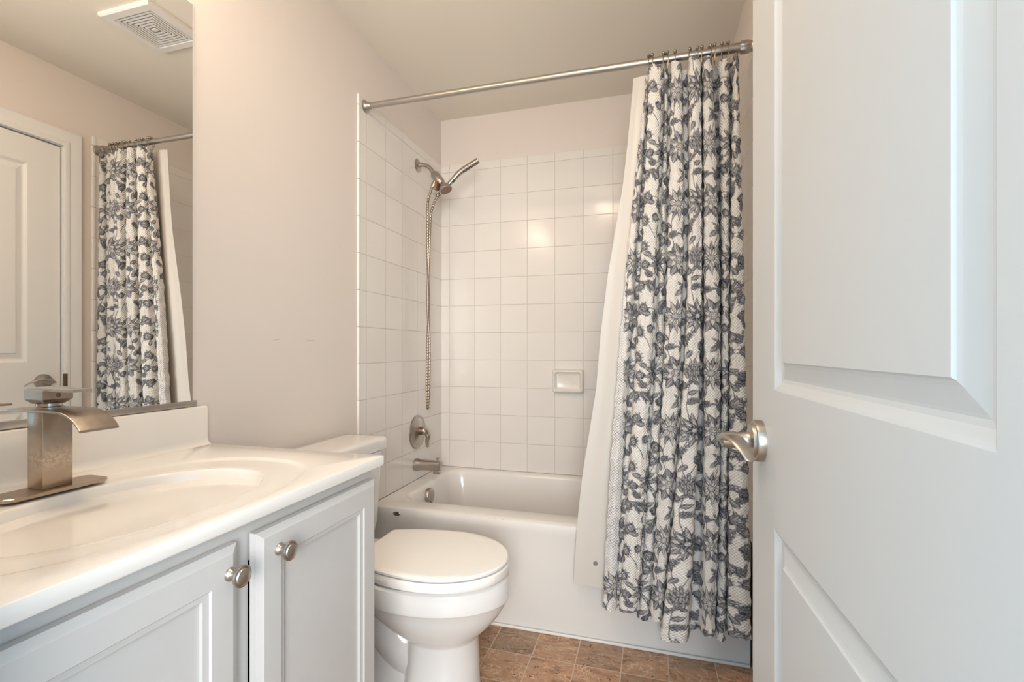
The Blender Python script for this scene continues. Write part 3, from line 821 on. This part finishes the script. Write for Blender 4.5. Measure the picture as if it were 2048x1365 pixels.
bm = bmesh.new(); lathe(bm, [(.010, -.012), (.011, 0), (.011, .012), (.008, .014)], (.116, YS + .014, 1.912), 'z', 20); tube(bm, [(.116, YS + .010, 1.925), (.124, YS + .004, 1.955)], .009, 14); tube(bm, [(.104, YS + .004, 1.908), (.128, YS + .004, 1.928)], .0065, 12); sp_('bracket', bm, M['chrome'])
# hose: ribbed tube from the diverter down in a long narrow loop and back up to the wand
hp = catmull([(.091, YS - .002, 1.945), (.082, YS - .002, 1.925), (.068, YS - .002, 1.88), (.063, YS, 1.80), (.064, YS, 1.60), (.070, YS, 1.35), (.064, YS, 1.15), (.060, YS, .95), (.062, YS - .002, .84), (.067, YS - .006, .801), (.073, YS - .010, .84),
              (.077, YS - .010, .95), (.079, YS - .011, 1.15), (.069, YS - .011, 1.35), (.078, YS - .012, 1.60), (.083, YS - .006, 1.78), (.088, YS + .006, 1.84), (.098, YS + .016, 1.880), (.112, YS + .020, 1.902)], 60)
bm = bmesh.new(); L = 0; R = []
for i, p in enumerate(hp):
    if i: L += (p - hp[i - 1]).length
    R.append(.0064 + .0009 * math.sin(L / .0075 * TAU / 2))
tube(bm, hp, R, 12); sp_('hose', bm, M['hose'], smooth=60)

# ---- soap dish
SD = empty('soap_dish', (.749, YB - .006, .937), 0, 'ceramic soap dish set into the tiled back wall', 'soap dish')
bm = bmesh.new(); w_, h_ = .082, .061
def sd(wx, hz, y, r, dz=0): return [Vector((p.x, y, p.y + dz)) for p in rrect(-wx, wx, -hz, hz, r, 0, 6)]
R = [sd(w_ + .002, h_ + .002, 0, .012), sd(w_ + .002, h_ + .002, -.010, .012), sd(w_ - .001, h_ - .001, -.028, .014), sd(w_ - .004, h_ - .004, -.033, .014), sd(w_ - .010, h_ - .010, -.034, .013), sd(w_ - .014, h_ - .014, -.030, .012), sd(w_ - .018, h_ - .019, -.014, .010, .001), sd(w_ - .024, h_ - .026, -.011, .008, .001)]
ring_loft(bm, R); obj('dish_body', bm, M['dish'], SD, 50)

# ================================================================== TOILET
TO = empty('toilet', (.40, 1.44, 0), 0, 'white two-piece toilet with closed lid between the vanity and the tub', 'toilet')
TY = 1.440
def tpo(name, bm, m, smooth=40, parent=TO):
    o = obj(name, bm, m, parent, smooth)
    if parent is TO: o.matrix_parent_inverse = Matrix.Translation(TO.location).inverted()
    return o
def egg(xb, xf, hw, z, n=56, flat=0.0, xm=None, p=2.0):
    """outline: blunt at the back xb, elliptical at the front xf; widest at xm"""
    xm = xm if xm is not None else xb + (xf - xb) * .45
    out = []
    for k in range(n):
        a = TAU * k / n; c, s = math.cos(a), math.sin(a)
        if c >= 0: x = xm + (xf - xm) * c; y = hw * s
        else:
            e = p; x = xm - (xm - xb) * abs(c) ** (2 / e); y = hw * math.copysign(abs(s) ** (2 / e), s)
        out.append(Vector((x, TY + y, z)))
    return out
bm = bmesh.new()
ring_loft(bm, [egg(.405, .652, .118, .0, p=2.8), egg(.405, .652, .118, .012, p=2.8), egg(.412, .648, .112, .05, p=2.8), egg(.420, .646, .106, .12, p=2.8), egg(.424, .645, .104, .190, p=2.8), egg(.418, .648, .106, .197, p=2.6), egg(.39, .662, .118, .212, p=2.4), egg(.34, .688, .136, .237, p=2.3),
               egg(.295, .714, .153, .268, p=2.2), egg(.262, .735, .168, .300, p=2.2), egg(.250, .746, .176, .322, p=2.2), egg(.245, .751, .181, .3295, p=2.2), egg(.243, .752, .182, .336, p=2.2), egg(.243, .751, .181, .372, p=2.4), egg(.243, .747, .178, .388, p=2.4), egg(.25, .738, .170, .394, p=2.4)])
tpo('bowl', bm, M['porcelain'], 24)
bm = bmesh.new()   # trapway foot behind the column, and the deck that carries the tank
def rr(x0, x1, hw, z, r=.04): return rrect(x0, x1, TY - hw, TY + hw, r, z, 8)
ring_loft(bm, [rr(.10, .60, .118, 0, .06), rr(.10, .60, .118, .014, .06), rr(.11, .58, .110, .026, .06), rr(.12, .54, .080, .05, .05), rr(.13, .52, .060, .10, .04), rr(.12, .48, .050, .20, .04), rr(.08, .46, .075, .28, .04), rr(.05, .44, .13, .335, .05), rr(.03, .40, .165, .375, .05), rr(.03, .36, .17, .388, .05)])
tpo('base', bm, M['porcelain'], 60)
bm = bmesh.new()
tube(bm, catmull([(.14, TY, .05), (.17, TY, .17), (.23, TY, .235), (.30, TY, .225), (.36, TY, .165), (.42, TY, .120), (.50, TY, .12)], 8), [.082] * 49, 32)
tpo('trapway', bm, M['porcelain'], 60)
def lid_shape(xb, xf, hw, rear, z, n=26):
    """toilet-seat outline: straight rear edge with rounded corners, sides widening to the round front"""
    xm = .515; half = []
    for k in range(n): a = PI / 2 * k / n; half.append((xm + (xf - xm) * math.cos(a), hw * math.sin(a)))
    for k in range(n): t = k / (n - 1); half.append((xm - (xm - xb - .012) * t, hw - (hw - rear) * t ** 2))
    half += [(xb + .004, rear - .004), (xb, rear - .014)]
    return [Vector((x, TY + y, z)) for x, y in half] + [Vector((x, TY - y, z)) for x, y in half[:0:-1]]
bm = bmesh.new()
ring_loft(bm, [lid_shape(.272, .742, .180, .128, .4005), lid_shape(.270, .745, .184, .130, .405), lid_shape(.270, .745, .184, .130, .427), lid_shape(.273, .741, .181, .128, .4315)])
tpo('seat', bm, M['seat'], 40)
bm = bmesh.new()
ring_loft(bm, [lid_shape(.270, .735, .176, .128, .4345), lid_shape(.268, .742, .184, .134, .437), lid_shape(.268, .743, .185, .135, .4435), lid_shape(.271, .739, .181, .132, .4475), lid_shape(.285, .720, .165, .118, .4490)])
tpo('lid', bm, M['seat'], 40)
for s in (-1, 1):
    bm = bmesh.new(); tube(bm, [(.256, TY + s * .075 - .02, .419), (.256, TY + s * .075 + .02, .419)], .012, 16)
    box(bm, .243, .270, TY + s * .075 - .018, TY + s * .075 + .018, .388, .414, .003); tpo('seat_hinge', bm, M['seat'])
for x, y in ((.66, TY - .10), (.66, TY + .10), (.40, TY - .15), (.40, TY + .15)):
    bm = bmesh.new(); box(bm, x - .012 if x < .5 else x - .03, x + .012 if x < .5 else x - .01, y - .006, y + .006, .391, .401, .002); tpo('seat_bumper', bm, M['seat'])
bm = bmesh.new()
def tk(x1, hw, z, r=.03): return rrect(.022, x1, TY - hw, TY + hw, r, z, 8)
ring_loft(bm, [tk(.165, .155, .389), tk(.175, .165, .40), tk(.188, .172, .46), tk(.196, .181, .62), tk(.200, .186, .728)])
tpo('tank', bm, M['porcelain'], 50)
bm = bmesh.new()
def lid(ins, z):  # front edge bows out toward the middle
    pts = []
    for q in rrect(.014 + ins, .205 - ins, TY - .204 + ins, TY + .204 - ins, .022, z, 6):
        f = max(0, (q.x - .10) / .105); q.x += f * .022 * (1 - ((q.y - TY) / .2) ** 2); pts.append(q)
    return pts
ring_loft(bm, [lid(.010, .729), lid(.002, .732), lid(0, .738), lid(0, .766), lid(.003, .773), lid(.010, .776), lid(.04, .7775)])
tpo('tank_lid', bm, M['porcelain'], 50)
bm = bmesh.new(); lathe(bm, [(.014, .199), (.014, .206), (.008, .209), (.008, .216)], (0, TY - .14, .690), 'x', 20); tube(bm, [(.216, TY - .145, .690), (.217, TY - .10, .686), (.217, TY - .07, .682)], [.007, .006, .007], 14); tpo('flush_lever', bm, M['chrome'])
for s in (-1, 1):
    bm = bmesh.new(); lathe(bm, [(.013, .014), (.013, .024), (.010, .031), (.003, .034)], (.36, TY + s * .100, 0), 'z', 20); tpo('bolt_cap', bm, M['porcelain'])

# ================================================================== SHOWER ROD
RA, RB = Vector((0, 1.790, 2.144)), Vector((1.52, 1.742, 2.110))     # the rod hangs slightly out of square
def rod_at(x): return RA.lerp(RB, x / 1.52)
RO = empty('shower_rod', rod_at(.76), 0, 'satin metal tension curtain rod spanning the tub alcove', 'curtain rod')
RDIR = (RB - RA).normalized()
RM = Matrix.Translation(RA) @ RDIR.to_track_quat('X', 'Z').to_matrix().to_4x4()     # rod space: x along the rod from the left wall
def rp(name, bm, m):
    bmesh.ops.transform(bm, matrix=RM, verts=bm.verts[:])
    o = obj(name, bm, m, RO, 40); o.matrix_parent_inverse = Matrix.Translation(RO.location).inverted(); return o
bm = bmesh.new(); tube(bm, [(.016, 0, 0), (.9, 0, 0), (1.44, 0, 0)], .0125, 32); rp('tube', bm, M['steel'])
bm = bmesh.new(); tube(bm, [(1.372, 0, 0), (1.374, 0, 0), (1.468, 0, 0)], [.0125, .0155, .0155], 32); rp('sleeve', bm, M['nickel'])
bm = bmesh.new(); R = []
for x, r in ((1.462, .0165), (1.466, .0195), (1.484, .0195), (1.492, .017), (1.497, .015)):
    R.append([Vector((x, (r + .0012 * math.cos(6 * a)) * math.cos(a), (r + .0012 * math.cos(6 * a)) * math.sin(a))) for a in [TAU * k / 48 for k in range(48)]])
ring_loft(bm, R); rp('fluted_collar', bm, M['nickel'])
bm = bmesh.new(); lathe(bm, [(.026, 1.5125), (.026, 1.509), (.020, 1.506), (.016, 1.495), (.014, 1.494)], (0, 0, 0), 'x', 40); rp('end_flange', bm, M['nickel'])
bm = bmesh.new(); lathe(bm, [(.026, .0072), (.026, .010), (.021, .012), (.016, .020), (.0145, .034), (.013, .036)], (0, 0, 0), 'x', 40); rp('end_flange', bm, M['nickel'])

# ================================================================== CURTAIN AND LINER
_c, _s = math.cos(YAW), math.sin(YAW)
def X_at(px, y):
    """where on the plane y a sight line of that column of the photograph passes: used only to read off widths"""
    k = (px - 1024) / 960.5
    return CAM.x + y * (k * _c - _s) / (k * _s + _c)
def Z_at(row, x, y):
    return CAM.z - (row - 698.9) / 960.5 * (-(x - CAM.x) * _s + y * _c)
INK = make_print()
cols = [  # left/right edge at three heights (columns of the photo), y of the front, hem height
    ((1281, 1291), (1250, 1268), (1206, 1232), 1.724, 1225),
    ((1294, 1321), (1281, 1311), (1240, 1275), 1.706, 1228),
    ((1326, 1336), (1317, 1331), (1279, 1300), 1.733, 1243),
    ((1341, 1366), (1334, 1366), (1303, 1326), 1.707, 1247),
    ((1380, 1403), (1377, 1404), (1329, 1378), 1.694, 1290),
    ((1407, 1430), (1409, 1440), (1409, 1432), 1.700, 1278),
    ((1441, 1461), (1444, 1460), (1434, 1453), 1.720, 1284),
    ((1466, 1481), (1463, 1489), (1457, 1503), 1.706, 1281)]
YBK = [1.757, 1.753, 1.755, 1.758, 1.760, 1.757, 1.751]
def col_path(level):
    pts = []
    for i, c in enumerate(cols):
        a, b = c[level]; yf = c[3]
        if level == 2: yf = yf + .004
        xa_, xb_ = X_at(a, yf), X_at(b, yf); w = xb_ - xa_
        if i == 0: pts.append((xa_ + .010, 1.764))
        pts += [(xa_, yf + .012), (xa_ + w * .22, yf + .001), (xa_ + w * .5, yf - .003), (xa_ + w * .78, yf + .001), (xb_, yf + .012)]
        if i < len(cols) - 1:
            a2 = cols[i + 1][level][0]; x2 = X_at(a2, cols[i + 1][3])
            m_ = (xb_ + x2) / 2; gap = x2 - xb_
            g = max(.002, gap * .5)
            yb__ = YBK[i]
            pts += [(m_ - g * .4 - .003, yb__ - .006), (m_, yb__), (m_ + g * .4 + .003, yb__ - .006)]
        else: pts.append((xb_ - .004, 1.752))
    return pts
K3 = [col_path(l) for l in range(3)]
zt, zm, zb_ = 1.88, 1.365, .235
NU, NV = 560, 760
def dense(pts):
    p = [Vector((x, y, 0)) for x, y in pts]
    return np.array([(q.x, q.y) for q in catmull([tuple(v) for v in p], 12)])
D3 = [dense(k) for k in K3]          # same length each
# shared parameter: arc length on the middle path
seg = np.hypot(*np.diff(D3[1], axis=0).T); arc = np.concatenate([[0], np.cumsum(seg)]); LEN = arc[-1]
uu = np.linspace(0, LEN, NU)
S3 = [np.stack([np.interp(uu, arc, d[:, k]) for k in range(2)], 1) for d in D3]
hem_k = []
npts = len(K3[1]); idx = np.linspace(0, 1, len(D3[1]))
# hem height and top height per column of cloth
hx, hz = [], []
for i, c in enumerate(cols):
    i0 = 1 + i * 8; j0, j1 = i0 * 12, (i0 + 4) * 12
    for j in (j0 - 14 if i else 0, j0, j1, j1 + 10): hx.append(arc[min(max(j, 0), len(arc) - 1)]); hz.append(Z_at(c[4], X_at((c[2][0] + c[2][1]) / 2, c[3]), c[3]))
hemz = np.interp(uu, hx, hz)
hemz += .003 * np.sin(uu * 37)
topz = np.array([rod_at(x).z for x in S3[0][:, 0]]) - .038 + .004 * np.sin(uu * 60)
fr = np.clip((1.757 - S3[0][:, 1]) / .05, 0, 1); topz = topz - .010 + .014 * fr
vv = np.linspace(0, 1, NV)[:, None]
Z = topz[None] + (hemz - topz)[None] * vv
def lag(z, a, b, c):
    """parabola in z through the three given levels"""
    la = (z - zm) * (z - zb_) / ((zt - zm) * (zt - zb_)); lb = (z - zt) * (z - zb_) / ((zm - zt) * (zm - zb_)); lc = (z - zt) * (z - zm) / ((zb_ - zt) * (zb_ - zm))
    return a * la + b * lb + c * lc
zc_ = np.clip(Z, .1, 2.1)
X = lag(zc_, S3[0][None, :, 0], S3[1][None, :, 0], S3[2][None, :, 0])
Y = lag(zc_, S3[0][None, :, 1], S3[1][None, :, 1], S3[2][None, :, 1])
# soft puckers of the waffle weave and a few long creases
U2 = np.broadcast_to(uu[None], Z.shape)
Y = Y - .0016 * np.sin(U2 * TAU / .026 + 1.5 * np.sin(Z * 3)) * np.clip((1.9 - Z) / .6, 0, 1) - .0012 * np.sin(Z * TAU / .09 + U2 * 40)
X = X + .0014 * np.sin(Z * TAU / .11 + U2 * 31) + .0010 * np.sin(Z * TAU / .043 + U2 * 17)
Y = np.minimum(Y, 1.772)
X = np.minimum(X, 1.511)
ink = INK[((Z * 100 * 10).astype(int)) % INK.shape[0], ((U2 * 100 * 10).astype(int)) % INK.shape[1]]
# average four taps: cleaner edges at this mesh size
for du, dv in ((5, 0), (0, 5), (5, 5)):
    ink = ink + INK[((Z * 1000).astype(int) + dv // 4) % INK.shape[0], ((U2 * 1000).astype(int) + du // 4) % INK.shape[1]]
ink = ink / 4
def grid_mesh(name, X, Y, Z, smooth=True):
    nv, nu = X.shape; me = bpy.data.meshes.new(name)
    co = np.stack([X, Y, Z], -1).reshape(-1, 3).astype(np.float32)
    me.vertices.add(len(co)); me.vertices.foreach_set('co', co.ravel())
    i = np.arange(nv * nu).reshape(nv, nu)
    q = np.stack([i[:-1, :-1], i[1:, :-1], i[1:, 1:], i[:-1, 1:]], -1).reshape(-1, 4).astype(np.int32)
    me.loops.add(q.size); me.loops.foreach_set('vertex_index', q.ravel())
    me.polygons.add(len(q)); me.polygons.foreach_set('loop_start', np.arange(0, q.size, 4, dtype=np.int32))
    me.update(calc_edges=True); me.validate()
    me.polygons.foreach_set('use_smooth', np.ones(len(q), bool))
    return me, q
me, q = grid_mesh('shower_curtain', X, Y, Z)
a = me.attributes.new('print_ink', 'FLOAT', 'POINT'); a.data.foreach_set('value', ink.ravel().astype(np.float32))
uvw = np.stack([U2, Z, 0 * Z], -1).reshape(-1, 3).astype(np.float32)
a = me.attributes.new('cloth_uv', 'FLOAT_VECTOR', 'POINT'); a.data.foreach_set('vector', uvw.ravel())
me.materials.append(M['cloth']); me.materials.append(M['cloth_back'])
# the leading edge is turned back along its lower length and shows the reverse of the weave
i1 = (1 + 4) * 12; u_turn = arc[i1]
fu = (U2[:-1, :-1]).ravel(); fz = Z[:-1, :-1].ravel()
u0 = arc[12]
mi = ((fu < u0 + (u_turn - u0) * np.clip((1.50 - fz) / .8, 0, 1)) & (fz < 1.45) & (fz > .33)).astype(np.int32)
me.polygons.foreach_set('material_index', mi)
cur = link('shower_curtain', me)
tag(cur, 'white waffle shower curtain printed with slate blue flowers, bunched at the right', 'shower curtain')
# liner
lrows = [(1268, 145), (1255, 290), (1246, 370), (1216, 550), (1201, 670), (1192, 780), (1165, 950), (1155, 1040), (1147, 1170)]
YLB = 1.789
lx = [X_at(u, YLB) for u, v in lrows]; lz = [Z_at(v, x, YLB) for (u, v), x in zip(lrows, lx)]
nu, nv = 160, 120
zl = np.linspace(2.090, lz[-1] + .003, nv)[:, None] * np.ones((1, nu)); s = np.linspace(0, 1, nu)[None] * np.ones((nv, 1))
left = np.interp(zl[:, 0], lz[::-1], lx[::-1])[:, None]
right = 1.46 + 0 * left
XL = left + (right - left) * s
YL = YLB - .012 * s + .004 * np.sin(s * TAU * 5 + .6) * np.clip(s * 6, .15, 1) - .003 * np.sin(zl * 5 + s * 3)
zl = zl - .012 * s + .004 * np.sin(s * 14)
me, _ = grid_mesh('curtain_liner', XL, YL, zl); me.materials.append(M['liner'])
li = link('curtain_liner', me); tag(li, 'plain off-white shower curtain liner hanging left of and behind the printed curtain', 'curtain liner')
bm = bmesh.new(); xm_ = X_at(1191, YLB - .006); lathe(bm, [(.0085, 0), (.0085, .0025), (.003, .003)], (0, 0, 0), 'y', 24)
for v_ in bm.verts: v_.co = Vector((xm_ + v_.co.x, YLB - .0055 - v_.co.y, Z_at(1126, xm_, YLB) + v_.co.z))
mg = obj('magnet_weight', bm, mat('grey_magnet', (.20, .20, .20), .5), li)

# ---- hooks
def make_hook():
    t = link('curtain_hook', None); t.empty_display_size = .02
    bm = bmesh.new(); R_ = .0165
    p = [(0, R_ * math.cos(a), R_ * math.sin(a)) for a in [math.radians(d) for d in range(100, -170, -12)]]
    p = [(0, .0015 , .0175)] + p[1:10] + [(0, .015, -.012), (0, .010, -.026), (0, .004, -.038), (0, -.002, -.044), (0, -.010, -.042), (0, -.014, -.032), (0, -.0165, -.014), (0, -.0170, 0), (0, -.0145, .009), (0, -.009, .0160)]
    tube(bm, catmull(p, 3), .0013, 8); obj('wire', bm, M['wire'], t)
    for y, z in ((.002, .0200), (-.0075, .0195)):
        bm = bmesh.new(); bmesh.ops.create_uvsphere(bm, u_segments=16, v_segments=10, radius=.0056, matrix=Matrix.Translation((0, y, z))); obj('ball', bm, M['wire'], t)
    return t
hook0 = make_hook()
ords = ['leftmost of twelve', 'second from the left', 'third from the left', 'fourth from the left', 'fifth from the left', 'sixth from the left', 'sixth from the right', 'fifth from the right', 'fourth from the right', 'third from the right', 'second from the right', 'rightmost of twelve']
hooks = [(1297, 0), (1304, .15), (1327, -.1), (1334, .2), (1350, 0), (1380, -.25), (1394, .1), (1404, -.1), (1419, .25), (1429, 0), (1444, -.2), (1455, .15)]
for k, (px, rz) in enumerate(hooks):
    if k == 0: h = hook0
    else:
        h = hook0.copy(); COL.objects.link(h)
        for ch in [c for c in COL.objects if c.parent is hook0]:
            c2 = ch.copy(); c2.parent = h; COL.objects.link(c2)
    hx_ = X_at(px, 1.75); h.location = rod_at(X_at(px, rod_at(hx_).y)); h.rotation_euler = (0, 0, rz)
    tag(h, 'ball-tipped wire curtain hook on the rod, ' + ords[k], 'curtain hook', 'curtain hooks on the shower rod')
